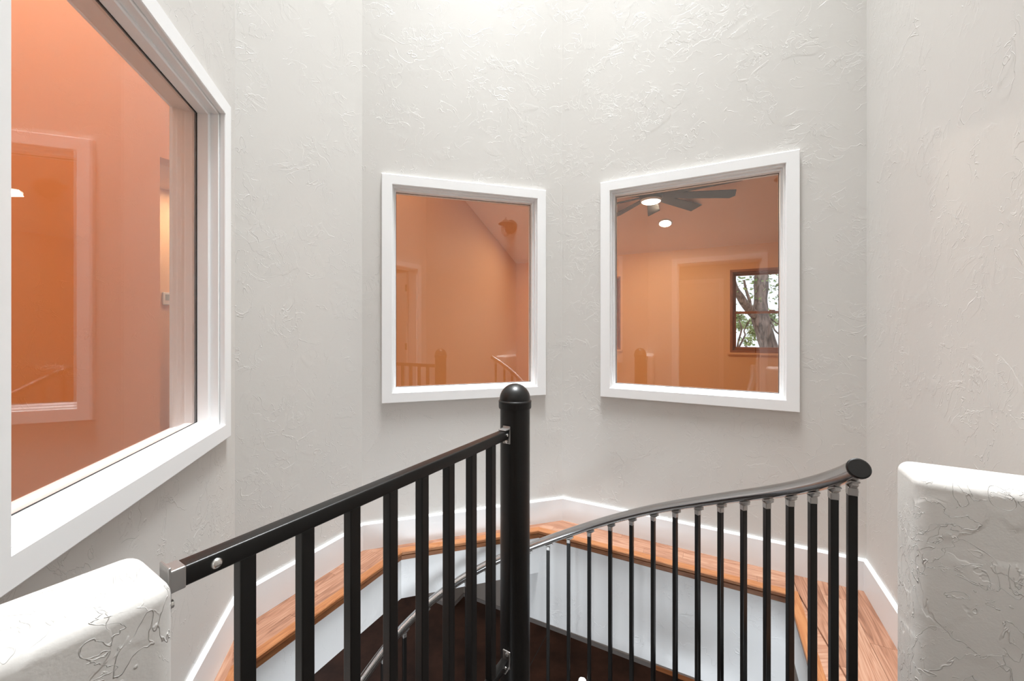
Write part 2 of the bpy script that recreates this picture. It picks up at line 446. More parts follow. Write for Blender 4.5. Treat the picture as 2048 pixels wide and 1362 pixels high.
prism(bm, hall, -SLAB, 0.0)
floor = struct(from_bm('floor', bm, M['floorwood']), 'reddish oak ledge floor around the open stair well')
# planks of the ledge, each its own board
def planks(poly, a, b, width, length, phase=0.0, gap=.0004):
    d = (b-a).normalized(); n = Vector((d.y, -d.x)); mw = frame_z(flat3(a, 0), flat3(b, 0))
    ss = [(p-a).dot(d) for p in poly]; ws = [(p-a).dot(n) for p in poly]
    w = min(ws); r = 0
    while w < max(ws)-.003:
        w1 = min(w+width, max(ws)); s = min(ss)-length*((phase+.37*r) % 1.0)
        while s < max(ss):
            q = [a+d*s0+n*w0 for s0, w0 in ((s+gap, w+gap), (s+length-gap, w+gap), (s+length-gap, w1-gap), (s+gap, w1-gap))]
            k = len(poly); c = q
            for i in range(k):
                p0, p1 = poly[i], poly[(i+1) % k]; c = clip(c, p0, (p1-p0).normalized()) if len(c) > 2 else c
            ar = abs(sum(c[i].x*c[(i+1) % len(c)].y-c[(i+1) % len(c)].x*c[i].y for i in range(len(c))))/2 if len(c) > 2 else 0
            if ar > 2e-4:
                bm = bmesh.new(); prism(bm, c[::-1], -.0125, 0.0)
                m2 = mw.copy(); cc = sum(c, Vector((0, 0)))/len(c); m2.translation = flat3(cc, 0)
                bm.transform(m2.inverted()); from_bm('plank', bm, M['floorwood'], floor, m2)
            s += length
        w = w1; r += 1
NOSE = .030
lin2 = [off_line(inner[i], inner[(i+1) % 6], LW[i]-NOSE) for i in range(5)]
op2 = [isect(*lin2[i], *lin2[i+1]) for i in range(4)]
le2 = isect(*lin2[0], P2(0, .20), P2(1, 0)-P2(0, 0)); e52 = isect(*lin2[4], P2(0, 1.215), P2(1, 0)-P2(0, 0))
led = [[inner[0], inner[1], op2[0], le2], [inner[1], inner[2], op2[1], op2[0]], [inner[2], inner[3], op2[2], op2[1]],
       [inner[3], inner[4], op2[3], op2[2]]]
led[3] = [inner[3], P2(.703-.34, 2.605), P2(.703-.34+NOSE*0, 2.605-LW[3]+NOSE), op2[2]]
led5 = [inner[4], P2(.703, 1.215), e52, P2(.703-LW[4]+NOSE, 2.605-LW[3]+NOSE), P2(.363, 2.605)]
planks(led[0], inner[0], inner[1], .09, .62, .2)
planks(led[1], inner[1], inner[2], .064, .40, .55)
planks(led[2], inner[2], inner[3], .07, .52, .35)
planks(led[3], inner[3], inner[4], .060, .58, .1)
planks(led5, inner[4], P2(.703, 1.215), .105, .78, .45)
# nosing and under-trim
npath = [left_end] + op + [end5]
trim = struct(thing('trim_1', flat3(op[1], 0), '', ''), 'orange oak nosing edging the ledge of the stair opening')
del trim['category']
NOSEP = [(NOSE, .0015), (NOSE, -.0115), (.0, -.0115), (.0, -.019), (-.014, -.019), (-.0165, -.0165), (-.0165, -.003), (-.013, .0015)]
molding('nosing', npath, False, NOSEP, flat3, M['nosing'], trim)
molding('cove_trim', npath, False, [(0, -.0192), (-.0035, -.0192), (-.0035, -.025), (-.0085, -.025), (-.0095, -.0265), (-.0095, -.048), (-.007, -.052), (0, -.052)], flat3, M['nosing'], trim)
# fascia boards of the opening
fas = struct(thing('trim_2', flat3(op[1], -SLAB), '', ''), 'cool white drywall facing below the wooden ledge')
del fas['category']
molding('fascia', npath, False, [(.004, -.0525), (-.003, -.0525), (-.003, -SLAB), (.004, -SLAB)], flat3, M['fascia'], fas, skip=(3,))
# deeper drop wall under the right window
d4 = lines[3][1]; q0 = op[2]-d4*.0; q1 = op[3]
bm = bmesh.new(); nn = Vector((-d4.y, d4.x))
prism(bm, [q0-nn*.003, q1-nn*.003, q1+nn*.10, q0+nn*.10], -.60, -.0525)
prism(bm, [q0-d4*.13-nn*.003, q0-nn*.003, q0+nn*.10, q0-d4*.13+nn*.10], -.60, -SLAB-.001)
from_bm('drop_wall', bm, M['fascia'], fas)

# ---------------------------------------------------------------- half walls (rounded plaster stubs)
def half_wall(name, pl, ztop, label, rad=.026):
    bm = bmesh.new(); prism(bm, pl, 0.0, ztop)
    bm.normal_update()
    es = [e for e in bm.edges if max(v.co.z for v in e.verts) > ztop-.001]
    bmesh.ops.bevel(bm, geom=es, offset=rad, segments=6, affect='EDGES', profile=.5)
    bmesh.ops.triangulate(bm, faces=[f for f in bm.faces if len(f.verts) > 4])
    o = from_bm(name, bm, M['stub'], smooth=40); return struct(o, label)
HW = H-.341
e0 = Vector((-.516, .571))
hl = [e0-GN*.072, e0+GN*.072, e0+GN*.072-GD*.56, e0-GN*.072-GD*.42]
half_wall('wall_half_left', hl, HW, 'low greige half wall with rounded top in the lower left corner')
RD = Vector((math.cos(R(30)), -math.sin(R(30)))); RN = Vector((math.sin(R(30)), math.cos(R(30))))
r0 = Vector((.932, .905))
hr = [r0, r0+RD*.36, r0+RD*.30+RN*.145, r0+RN*.145]
half_wall('wall_half_right', hr, HW, 'low greige half wall with rounded corner at the right edge')

# ---------------------------------------------------------------- spiral staircase
PR = .054
RAIL_R = .962
RDATA = [(-60, -.085), (-45, -.214), (-28.2, -.352), (-17, -.444), (-6.8, -.535), (3.7, -.627), (14, -.716), (25.2, -.816), (35.1, -.902), (45.2, -.993),
         (55.6, -1.09), (66.1, -1.186), (75.1, -1.262), (83, -1.326), (97.7, -1.424), (109.5, -1.503), (118.4, -1.567), (125.8, -1.627), (132.4, -1.684), (137.6, -1.735), (141.5, -1.78)]
def rail_z(deg):
    if deg >= 141.5: return H-1.78-(deg-141.5)*R(1)*.49
    for (a, z), (b, y) in zip(RDATA, RDATA[1:]):
        if deg <= b: return H + z+(y-z)*(deg-a)/(b-a)
def pol(deg, r, z): return Vector((POLE.x+r*math.cos(R(deg)), POLE.y+r*math.sin(R(deg)), z))
st = thing('spiral_staircase', flat3(POLE, LOW), 'black spiral staircase with round center pole and curved grey steel handrail', 'staircase')
bm = bmesh.new(); lathe(bm, [(PR, LOW), (PR, H-.283)], 40, flat3(POLE, 0))
po = from_bm('center_pole', bm, M['black'], st, smooth=30)
zc = H-.292
bm = bmesh.new()
prof = [(0, zc-.001), (.0585, zc), (.0595, zc+.004), (.0595, zc+.021), (.0602, zc+.024), (.0595, zc+.027), (.0562, zc+.030)]
prof += [(.0562*math.cos(R(t)), zc+.030+.058*math.sin(R(t))) for t in range(6, 90, 6)] + [(0, zc+.088)]
lathe(bm, prof, 40, flat3(POLE, 0)); from_bm('pole_cap', bm, M['black'], po, smooth=35)
bm = bmesh.new(); prism(bm, land, -.12, 0.0); from_bm('landing', bm, M['tread'], st)
# handrail
R_END, R_BOT = -28.6, 330
pts = []; n = 150
zs = [rail_z(R_END+(R_BOT-R_END)*i/n) for i in range(n+1)]
for _ in range(6): zs = [zs[0]]+[(zs[i-1]+2*zs[i]+zs[i+1])/4 for i in range(1, n)]+[zs[-1]]
pts = [pol(R_END+(R_BOT-R_END)*i/n, RAIL_R, zs[i]) for i in range(n+1)]
bm = bmesh.new(); tube(bm, pts, .0235, 20); hr_o = from_bm('handrail', bm, M['steel'], st, smooth=40)
t0 = (pts[0]-pts[1]).normalized()
bm = bmesh.new(); tube(bm, [pts[0]-t0*.002, pts[0]+t0*.004, pts[0]+t0*.0065], [.0246, .0246, .0215], 28); from_bm('end_cap', bm, M['black'], hr_o, smooth=30)
# treads, twelve to the turn
STEP = 30.0; TR = .93
def tread_top(k): return -.02-.246*(k+1)
TREAD0 = -27.0
for k in range(11):
    a0 = TREAD0+STEP*k; zt = tread_top(k)-.0
    if zt < LOW+.1: break
    bm = bmesh.new(); arc = [a0-2+(STEP+4)*i/8 for i in range(9)]
    pl = [pol(a0-12, .05, 0).to_2d(), pol(a0-2, .12, 0).to_2d()] + [pol(a, RAIL_R+.02, 0).to_2d() for a in arc] + [pol(a0+STEP+2, .12, 0).to_2d(), pol(a0+STEP+12, .05, 0).to_2d()]
    prism(bm, pl, zt-.035, zt); from_bm('tread', bm, M['tread'], st)
# balusters with cast saddle brackets
bal_mesh = {}
for i in range(46):
    a = -25.6+7.37*i
    if a > R_BOT-3: break
    k = int((a-TREAD0)//STEP); zr = rail_z(a)
    zb = tread_top(k)-.03 if k >= 0 else -.27
    if zb < LOW: zb = LOW
    rm = Matrix.Rotation(R(a), 3, 'Z')
    zt2 = zr-.050
    bm = bmesh.new(); box(bm, (0, 0, (zb+zt2)/2), (.0195, .0195, zt2-zb), None, .0015, 1)
    mw = Matrix.Translation(pol(a, RAIL_R, 0)) @ rm.to_4x4()
    b = from_bm('baluster', bm, M['black'], st, mw)
    # bracket: square cup, neck and a saddle plate lying along the rail underside
    bm = bmesh.new(); box(bm, (0, 0, zt2+.002), (.0215, .0215, .022), None, .002, 1)
    sl = -.49/RAIL_R; th = math.atan(sl)
    rot = Matrix.Rotation(th, 3, 'X')
    box(bm, (0, -.006, zr-.0268), (.020, .046, .005), rot, .0015, 1)
    # curved web from cup to plate
    for s in range(4):
        f = s/3; box(bm, (0, -.002-.012*f, zt2+.011+.010*f), (.012, .018+.012*f, .007), rot, 0)
    lathe(bm, [(.0, 0), (.0035, 0), (.0035, .0025), (0, .0035)], 8, mat=Matrix.Translation((.0107, 0, zt2+.002)) @ Matrix.Rotation(R(90), 4, 'Y'))
    from_bm('bracket', bm, M['zinc'], b, mw)

# ---------------------------------------------------------------- guard railing from half wall to pole
gz = H-.374
gr = thing('guard_railing', flat3(G0, 0), 'straight black metal guard rail with square balusters between left half wall and pole', 'railing')
gl = (POLE-G0).length-PR
mg = frame_z(flat3(G0, 0), flat3(POLE, 0))
S_ = .031
bm = bmesh.new(); box(bm, ((.030+gl-.012)/2, 0, gz), (gl-.012-.030, S_, S_), None, .004, 3); tr = from_bm('top_rail', bm, M['black'], gr, mg, smooth=40)
bm = bmesh.new(); lathe(bm, [(0, 0), (.0085, 0), (.008, .003), (.005, .006), (0, .007)], 16, mat=Matrix.Translation((.072, -S_/2, gz)) @ Matrix.Rotation(R(90), 4, 'X'))
from_bm('bolt', bm, M['bolt'], tr, mg, smooth=40)
bm = bmesh.new(); lathe(bm, [(0, 0), (.005, 0), (.0045, .003), (0, .004)], 12, mat=Matrix.Translation((gl-.024, -S_/2, gz+.002)) @ Matrix.Rotation(R(90), 4, 'X'))
from_bm('bolt', bm, M['bolt'], tr, mg, smooth=40)
bzr = H-1.172
bm = bmesh.new(); box(bm, ((.012+gl-.012)/2, 0, bzr), (gl-.024, .026, .026), None, .003, 2); br = from_bm('bottom_rail', bm, M['black'], gr, mg, smooth=40)
bm = bmesh.new(); lathe(bm, [(0, 0), (.005, 0), (.0045, .003), (0, .004)], 12, mat=Matrix.Translation((gl-.030, -.013, bzr)) @ Matrix.Rotation(R(90), 4, 'X'))
from_bm('bolt', bm, M['bolt'], br, mg, smooth=40)
zb, zt = bzr+.013, gz-S_/2
bm = bmesh.new(); box(bm, (0, 0, (zb+zt)/2), (.0254, .0254, zt-zb+.004), None, .0022, 2)
bmesh.ops.recalc_face_normals(bm, faces=bm.faces); bme = bpy.data.meshes.new('guard_baluster'); bm.to_mesh(bme); bm.free(); bme.materials.append(M['black'])
for i in range(8):
    o = bpy.data.objects.new('baluster', bme); C.objects.link(o); place(o, gr, mg @ Matrix.Translation((.12+.1052*i, 0, 0)))
def pole_bracket(z, up):
    bm = bmesh.new()
    box(bm, (gl-.003, 0, z+up*.004), (.005, .030, .062), None, .002, 2)
    box(bm, (gl-.018, 0, z+.0185 if up < 0 else z-.0185), (.032, .030, .004), None, .001, 1)
    b = from_bm('bracket', bm, M['zinc'], gr, mg)
    bm = bmesh.new(); lathe(bm, [(0, 0), (.0065, 0), (.006, .004), (0, .006)], 12, mat=Matrix.Translation((gl-.0055, -.004, z+up*.026)) @ Matrix.Rotation(R(-90), 4, 'Y'))
    from_bm('bolt', bm, M['bolt'], b, mg, smooth=40)
pole_bracket(gz, -1); pole_bracket(bzr, 1)
bm = bmesh.new(); box(bm, (.022, 0, gz), (.022, S_+.002, S_+.002), None, .002, 2); box(bm, (.013, 0, gz-.010), (.004, .034, .066), None, .001, 1)
b = from_bm('bracket', bm, M['zinc'], gr, mg)
bm = bmesh.new(); lathe(bm, [(0, 0), (.0065, 0), (.006, .006), (0, .008)], 10, mat=Matrix.Translation((.014, -.006, gz-.036)) @ Matrix.Rotation(R(90), 4, 'Y'))
from_bm('bolt', bm, M['bolt'], b, mg, smooth=40)

# ---------------------------------------------------------------- tower ceiling with skylight
hs = SKY_S/2
sq = [(SKY_U-hs, SKY_V-hs), (SKY_U+hs, SKY_V-hs), (SKY_U+hs, SKY_V+hs), (SKY_U-hs, SKY_V+hs)]
bm = bmesh.new()
e = .02
for pl in ([(-2.0, -.2), (.8, -.2), sq[1], sq[0]], [(.8, -.2), (.8, 2.7), sq[2], sq[1]], [(.8, 2.7), (-2.0, 2.7), sq[3], sq[2]], [(-2.0, 2.7), (-2.0, -.2), sq[0], sq[3]]):
    prism(bm, [P2(*p) for p in pl], CEIL_Z, CEIL_Z+.1)
struct(from_bm('ceiling', bm, M['white']), 'white ceiling high above the stair well with a square skylight')
bm = bmesh.new()
big = [(u*1.0+(.04 if u > SKY_U else -.04), v+(.04 if v > SKY_V else -.04)) for u, v in sq]
for i in range(4):
    prism(bm, [P2(*sq[i]), P2(*sq[(i+1) % 4]), P2(*big[(i+1) % 4]), P2(*big[i])], CEIL_Z+.1, CEIL_Z+.62)
sk = struct(from_bm('window_4', bm, M['white']), 'square skylight shaft above the stair well')
bm = bmesh.new(); prism(bm, [P2(*p) for p in sq], CEIL_Z+.60, CEIL_Z+.606); from_bm('pane', bm, M['lowglass'], sk)

cw = bpy.data.objects.new('window_7', None); C.objects.link(cw); place(cw, None, Matrix.Translation(W3(.703, 1.355, 6.2))); struct(cw, 'added clerestory opening for fill light in the right wall, above the view')
def cl3(p, h): return W3(.703-h, 2.605-p[0], p[1])
crect = [(ADDED_CLER[0], ADDED_CLER[2]), (ADDED_CLER[1], ADDED_CLER[2]), (ADDED_CLER[1], ADDED_CLER[3]), (ADDED_CLER[0], ADDED_CLER[3])]
molding('jamb', crect, True, [(0, -.15), (0, .018), (.03, .018), (.03, -.15)], cl3, M['white'], cw)
bm = bmesh.new(); prism(bm, [P2(.80, 2.605-ADDED_CLER[1]+.028), P2(.806, 2.605-ADDED_CLER[1]+.028), P2(.806, 2.605-ADDED_CLER[0]-.028), P2(.80, 2.605-ADDED_CLER[0]-.028)], ADDED_CLER[2]+.028, ADDED_CLER[3]-.028); from_bm('pane', bm, M['lowglass'], cw)

# ---------------------------------------------------------------- orange room around the tower
UL, UR, VF, VN = -3.0, 4.2, 6.046, -.28
EAVE = H+1.10
def cz(p):       # vaulted ceiling, rising towards the tower
    v = p[0]*math.sin(A27)+p[1]*math.cos(A27); return EAVE+.40*(VF-v)
O = [(math.cos(A27)*p.x-math.sin(A27)*p.y, math.sin(A27)*p.x+math.cos(A27)*p.y) for p in outer]      # outer octagon in u, v
polys = [[(UL-.2, O[3][1]), (UR+.2, O[3][1]), (UR+.2, VF+.2), (UL-.2, VF+.2)],
         [(UL-.2, VN), (O[1][0], VN), (O[1][0], O[3][1]), (UL-.2, O[3][1])],
         [(O[4][0], VN), (UR+.2, VN), (UR+.2, O[3][1]), (O[4][0], O[3][1])],
         [(O[2][0], O[2][1]), (O[3][0], O[3][1]), (O[2][0], O[3][1])],
         [(O[1][0], O[1][1]), (O[1][0], VN), (O[0][0], VN), (O[0][0], O[0][1])]]
bm = bmesh.new()
for pl in polys: prism(bm, [P2(*p) for p in pl], cz, lambda p: cz(p)+.08)
struct(from_bm('ceiling_room', bm, M['orange_ceiling']), 'sloping peach ceiling of the orange room behind the windows')
bm = bmesh.new()
for pl in polys: prism(bm, [P2(*p) for p in pl], -SLAB, 0.0)
struct(from_bm('floor_room', bm, [M['bounce_carpet']]), 'unseen carpet floor of the orange room, made pale to bounce light to its ceiling')
# far wall with two windows: (u0,u1,z0,z1) openings
FW = [(-2.15, -1.235, 1.003, 2.115), (.216, 1.17, 1.003, 2.115)]
bm = bmesh.new()
us = [UL-.15, FW[0][0], FW[0][1], FW[1][0], FW[1][1], UR+.15]
def wbox(bm, u0, u1, v0, v1, z0, z1): prism(bm, [P2(u0, v0), P2(u1, v0), P2(u1, v1), P2(u0, v1)], z0, z1)
for i in range(5):
    if i in (1, 3):
        w = FW[0] if i == 1 else FW[1]; wbox(bm, us[i], us[i+1], VF, VF+.16, 0, w[2]); wbox(bm, us[i], us[i+1], VF, VF+.16, w[3], EAVE+.1)
    else: wbox(bm, us[i], us[i+1], VF, VF+.16, 0, EAVE+.1)
struct(from_bm('wall_room_back', bm, M['orange']), 'orange far wall with the tree window seen through the right window')
# left (gable) wall with an opening to the passage
bm = bmesh.new(); OPV = (1.158, 2.05); OPZ = H+1.04
def wpoly(v0, v1, z0=0.0, top=None):
    prism(bm, [P2(UL-.13, v0), P2(UL, v0), P2(UL, v1), P2(UL-.13, v1)], z0, (lambda p: cz(p)+.04) if top is None else top)
wpoly(VN, OPV[0]); wpoly(OPV[1], VF+.1); wpoly(OPV[0], OPV[1], OPZ)
struct(from_bm('wall_room_left', bm, M['orange']), 'orange gable wall seen through the left and middle windows')
bm = bmesh.new()
prism(bm, [P2(UR, VN), P2(UR+.13, VN), P2(UR+.13, VF+.1), P2(UR, VF+.1)], 0, lambda p: cz(p)+.04)
struct(from_bm('wall_room_right', bm, M['orange']), 'orange end wall of the room hidden past the right window')
bm = bmesh.new()
for u0, u1 in ((UL-.15, O[0][0]), (O[4][0], UR+.15)): prism(bm, [P2(u0, VN), P2(u1, VN), P2(u1, VN-.1), P2(u0, VN-.1)], 0, lambda p: cz(p)+.04)
struct(from_bm('wall_room_front', bm, M['orange']), 'orange near wall of the room beside the stair tower')
# passage behind the opening
PU = -4.1
bm = bmesh.new()
wbox(bm, PU-.1, PU, .2, 3.0, 0, 2.5); wbox(bm, PU, UL-.13, .1, .2, 0, 2.5); wbox(bm, PU, UL-.13, 3.0, 3.1, 0, 2.5)
struct(from_bm('wall_passage', bm, M['orange']), 'pale orange passage wall with a thermostat seen through the left window')
bm = bmesh.new(); wbox(bm, PU-.1, UL-.13, .1, 3.1, 2.5, 2.56); struct(from_bm('ceiling_passage', bm, M['orange_ceiling']), 'low ceiling of the passage behind the left window')
bm = bmesh.new(); wbox(bm, PU-.1, UL-.13, .1, 3.1, -SLAB, 0); struct(from_bm('floor_passage', bm, M['floorwood']), 'floor of the passage behind the left window')
# thermostat on the passage wall
k = (343-1024)/FPX; dd = -PU/(-(k*math.cos(A27)-math.sin(A27))); tp = Vector((k*dd, dd)); tz = H+(655-598)/FPX*dd
tv = tp.x*math.sin(A27)+tp.y*math.cos(A27)
mt = Matrix.Translation(W3(PU, tv, tz)) @ Matrix.Rotation(-A27, 4, 'Z')
bm = bmesh.new(); box(bm, (.010, 0, 0), (.02, .13, .105), None, .004, 2); th_o = from_bm('thermostat', bm, M['device'], None, mt)
tag(th_o, 'small white wall thermostat beyond the left window', 'thermostat')
bm = bmesh.new(); box(bm, (.0212, -.015, .010), (.0025, .07, .05), None, .001, 1); from_bm('screen', bm, plain('grey_display', (.32, .34, .33), .2), th_o, mt)
area('passage_downlight', W3(PU+.38, tv+.12, 2.49), .10, 9, (1, .86, .68), (0, 0, 0))

def outer_window(idx, w, label):
    u0, u1, z0, z1 = w
    def to3d(p, h): return W3(p[0], VF+.02-h, p[1])
    rect = [(u0, z0), (u1, z0), (u1, z1), (u0, z1)]
    root = bpy.data.objects.new('window_%d' % idx, None); C.objects.link(root); root.empty_display_size = .1
    place(root, None, Matrix.Translation(W3((u0+u1)/2, VF, z0))); struct(root, label)
    molding('jamb', rect, True, [(0, -.14), (0, .02), (.030, .02), (.030, -.02), (.045, -.02), (.045, -.14)], to3d, M['sash'], root)
    zm = H+.20
    for zz0, zz1, h in ((z0+.045, zm+.016, -.04), (zm-.016, z1-.045, -.075)):
        r = [(u0+.045, zz0), (u1-.045, zz0), (u1-.045, zz1), (u0+.045, zz1)]
        molding('sash', r, True, [(0, h-.03), (0, h), (.030, h), (.030, h-.03)], to3d, M['sash'], root)
        bm = bmesh.new(); prism(bm, [P2(u0+.074, VF+.035-h), P2(u1-.074, VF+.035-h), P2(u1-.074, VF+.039-h), P2(u0+.074, VF+.039-h)], zz0+.029, zz1-.029)
        from_bm('pane', bm, M['lowglass'], root)
    bm = bmesh.new(); wbox(bm, (u0+u1)/2-.03, (u0+u1)/2+.03, VF+.03, VF+.06, zm+.016, zm+.03); from_bm('lock', bm, M['sash'], root)
    bm = bmesh.new(); wbox(bm, u0-.03, u1+.03, VF-.03, VF+.04, z0-.022, z0+.002); from_bm('sill', bm, M['orange'], root)
outer_window(5, FW[0], 'brown sash window just showing at the left inside the right window')
outer_window(6, FW[1], 'brown double hung window looking out on a tree trunk')

# ceiling fan
k = (1302-1024)/FPX
fd = 4.286; fc = Vector((k*fd, fd)); fz = H+1.365
fan = thing('ceiling_fan', (fc.x, fc.y, fz), 'charcoal many bladed ceiling fan with lit round lamp in the orange room', 'ceiling fan')
cfz = cz(fc)
bm = bmesh.new(); lathe(bm, [(.0, fz+.03), (.105, fz+.03), (.125, fz+.05), (.125, fz+.10), (.10, fz+.125), (.03, fz+.14)], 32, flat3(fc, 0)); from_bm('motor_housing', bm, M['fanbody'], fan, smooth=35)
bm = bmesh.new(); tube(bm, [(fc.x, fc.y, fz+.13), (fc.x, fc.y, cfz-.03)], .013, 12); from_bm('downrod', bm, M['fanbody'], fan, smooth=35)
bm = bmesh.new(); lathe(bm, [(.025, cfz-.07), (.06, cfz-.05), (.07, cfz+.02)], 24, flat3(fc, 0)); from_bm('canopy', bm, M['fanbody'], fan, smooth=35)
bm = bmesh.new(); lathe(bm, [(0, fz-.004), (.085, fz-.002), (.098, fz+.008)], 32, flat3(fc, 0)); lampd = from_bm('lamp_shade', bm, M['lamp_on'], fan, smooth=50)
bm = bmesh.new(); lathe(bm, [(.0985, fz+.008), (.101, fz+.008), (.108, fz+.03), (.0985, fz+.03)], 32, flat3(fc, 0), ring=True); from_bm('lamp_ring', bm, M['lamp_rim'], fan, smooth=35)
bm = bmesh.new()
vs_ = [(.11, -.045), (.30, -.062), (.86, -.085), (.90, .03), (.86, .075), (.30, .055), (.11, .045)]
prism(bm, [Vector(p) for p in vs_], -.004, .004); bm.transform(Matrix.Rotation(R(-13), 4, 'X'))
bmesh.ops.recalc_face_normals(bm, faces=bm.faces); blade = bpy.data.meshes.new('fan_blade'); bm.to_mesh(blade); bm.free(); blade.materials.append(M['fan'])
for i in range(10):
    o = bpy.data.objects.new('blade', blade); C.objects.link(o)
    place(o, fan, Matrix.Translation((fc.x, fc.y, fz+.072)) @ Matrix.Rotation(R(-4+36*i), 4, 'Z'))
area('fan_lamp', (fc.x, fc.y, fz-.012), .16, 24, (1, .84, .66))

# recessed lights on the sloping ceiling
SLOPE = Vector((0, 0, 1)); vv = P2(0, 1)
nrm = Vector((.4*vv.x, .4*vv.y, 1)).normalized()                   # ceiling normal (upwards)
def recessed(p, label, energy=5.5, col=(1, .78, .54)):
    z = cz(p); root = thing('recessed_light', (p.x, p.y, z), label, 'light', 'recessed lights in the orange room ceiling')
    q = Vector((0, 0, -1)).rotation_difference(-nrm).to_matrix().to_4x4(); mw = Matrix.Translation((p.x, p.y, z)) @ q
    bm = bmesh.new(); lathe(bm, [(.0, -.002), (.068, -.004), (.072, -.012)], 28); bmesh.ops.reverse_faces(bm, faces=bm.faces)
    from_bm('diffuser', bm, M['lamp_on'], root, mw, smooth=50)
    bm = bmesh.new(); lathe(bm, [(.0725, -.013), (.078, -.013), (.088, .0), (.0725, 0.0)], 28, ring=True); from_bm('trim_ring', bm, M['lamp_rim'], root, mw, smooth=40)
    l = area('recessed_lamp', Vector((p.x, p.y, z))-nrm*.02, .12, energy, col); l.rotation_euler = q.to_euler()
recessed(Vector((1.98, 5.07)), 'lit round recessed light below the ceiling fan in the right window')
recessed(Vector((.43, 5.776)), 'lit round recessed light mirrored at the edge of the left window')
recessed(P2(-2.45, 3.2), 'added unseen recessed light over the gap beside the middle window')  # extra lamp out of view, added to light the orange room
recessed(P2(-2.40, .55), 'added unseen recessed light outside the left window', 40, (1, .95, .86))  # added lamp that brightens the wall beyond the left window
recessed(P2(2.6, 3.4), 'added unseen recessed light at the right end of the orange room')  # another added lamp, fills the far end of the room

# ---------------------------------------------------------------- doorway, door and hall behind the viewer
rect = [(-.40, 0.0), (-.40, 2.16), (.52, 2.16), (.52, 0.0)]
dr = bpy.data.objects.new('door_1', None); C.objects.link(dr); place(dr, None, Matrix.Translation(W3(.06, -.2, 0))); struct(dr, 'white cased doorway with an open door behind the viewer')
for v_, sgn in ((-.13, 1), (-.28, -1)):
    molding('casing', rect, False, [(0, 0), (0, .018*sgn), (.065, .018*sgn), (.065, 0)], lambda p, h, v_=v_: W3(p[0], v_+h, p[1]), M['white'], dr)
molding('jamb', rect, False, [(0, -.0), (-.018, 0), (-.018, -.15), (0, -.15)], lambda p, h: W3(p[0], -.13+h, p[1]), M['white'], dr)
HU, HV = .50, -.30
leaf_m = Matrix.Translation(W3(HU, HV, 0)) @ Matrix.Rotation(-A27+R(-84), 4, 'Z')
bm = bmesh.new(); box(bm, (.43, 0, 1.07), (.86, .035, 2.11), None, .002, 1)
lf = from_bm('leaf', bm, M['door'], dr, leaf_m)
for x0, x1, z0, z1 in ((.12, .74, .25, .95), (.12, .74, 1.10, 1.95)):
    for sy in (-1, 1):
        bm = bmesh.new(); box(bm, ((x0+x1)/2, sy*.019, (z0+z1)/2), (x1-x0, .006, z1-z0), None, .0025, 1); from_bm('panel', bm, M['door'], lf, leaf_m)
for z in (.25, 1.07, 1.90):
    bm = bmesh.new(); box(bm, (.004, -.02, z), (.035, .008, .09), None, .001, 1); tube(bm, [(-.006, -.022, z-.048), (-.006, -.022, z+.048)], .006, 8); from_bm('hinge', bm, M['bronze'], lf, leaf_m)
bm = bmesh.new(); lathe(bm, [(.0, 0), (.026, 0), (.026, .006), (.01, .01), (.01, .04), (.026, .05), (.026, .065), (0, .075)], 18, mat=Matrix.Translation((.79, .02, .97)) @ Matrix.Rotation(R(-90), 4, 'X')); from_bm('knob', bm, M['bronze'], lf, leaf_m, smooth=40)
bm = bmesh.new()
wbox(bm, -1.4, -1.3, -1.85, -.28, 0, 2.5); wbox(bm, 1.7, 1.8, -1.85, -.28, 0, 2.5); wbox(bm, -1.4, 1.8, -1.85, -1.75, 0, 2.5)
struct(from_bm('wall_hall', bm, M['wall']), 'greige hall walls behind the viewer')
bm = bmesh.new(); wbox(bm, -1.4, 1.8, -1.85, -.28, 2.5, 2.6); struct(from_bm('ceiling_hall', bm, M['white']), 'white ceiling of the hall behind the viewer')
d2 = bpy.data.objects.new('door_2', None); C.objects.link(d2); place(d2, None, Matrix.Translation(W3(-.3, -1.75, 0))); struct(d2, 'closed white panel door in the hall behind the viewer')
rect2 = [(-.72, 0.0), (-.72, 2.06), (.10, 2.06), (.10, 0.0)]
molding('casing', rect2, False, [(0, 0), (0, .018), (.065, .018), (.065, 0)], lambda p, h: W3(p[0], -1.75+h, p[1]), M['white'], d2)
bm = bmesh.new(); wbox(bm, -.72, .10, -1.749, -1.742, .01, 2.06); lf2 = from_bm('leaf', bm, M['door'], d2)
for z0, z1 in ((.25, .95), (1.10, 1.92)):
    bm = bmesh.new(); wbox(bm, -.60, -.02, -1.742, -1.737, z0, z1); from_bm('panel', bm, M['door'], lf2)
hl_o = thing('added_hall_light', W3(.1, -1.0, 2.5), 'added flush ceiling light brightening the unseen hall behind the viewer', 'light')  # invented fixture, added so the hall is lit in the glass reflections
bm = bmesh.new(); lathe(bm, [(0, 2.44), (.13, 2.45), (.15, 2.475)], 28, W3(.1, -1.0, 0)); from_bm('shade', bm, M['lamp_on'], hl_o, smooth=50)
bm = bmesh.new(); lathe(bm, [(.151, 2.475), (.16, 2.475), (.16, 2.50), (.151, 2.5)], 28, W3(.1, -1.0, 0), ring=True); from_bm('ring', bm, M['lamp_rim'], hl_o, smooth=40)
area('added_hall_lamp', W3(.1, -1.0, 2.43), .25, 4, (1, .93, .84))

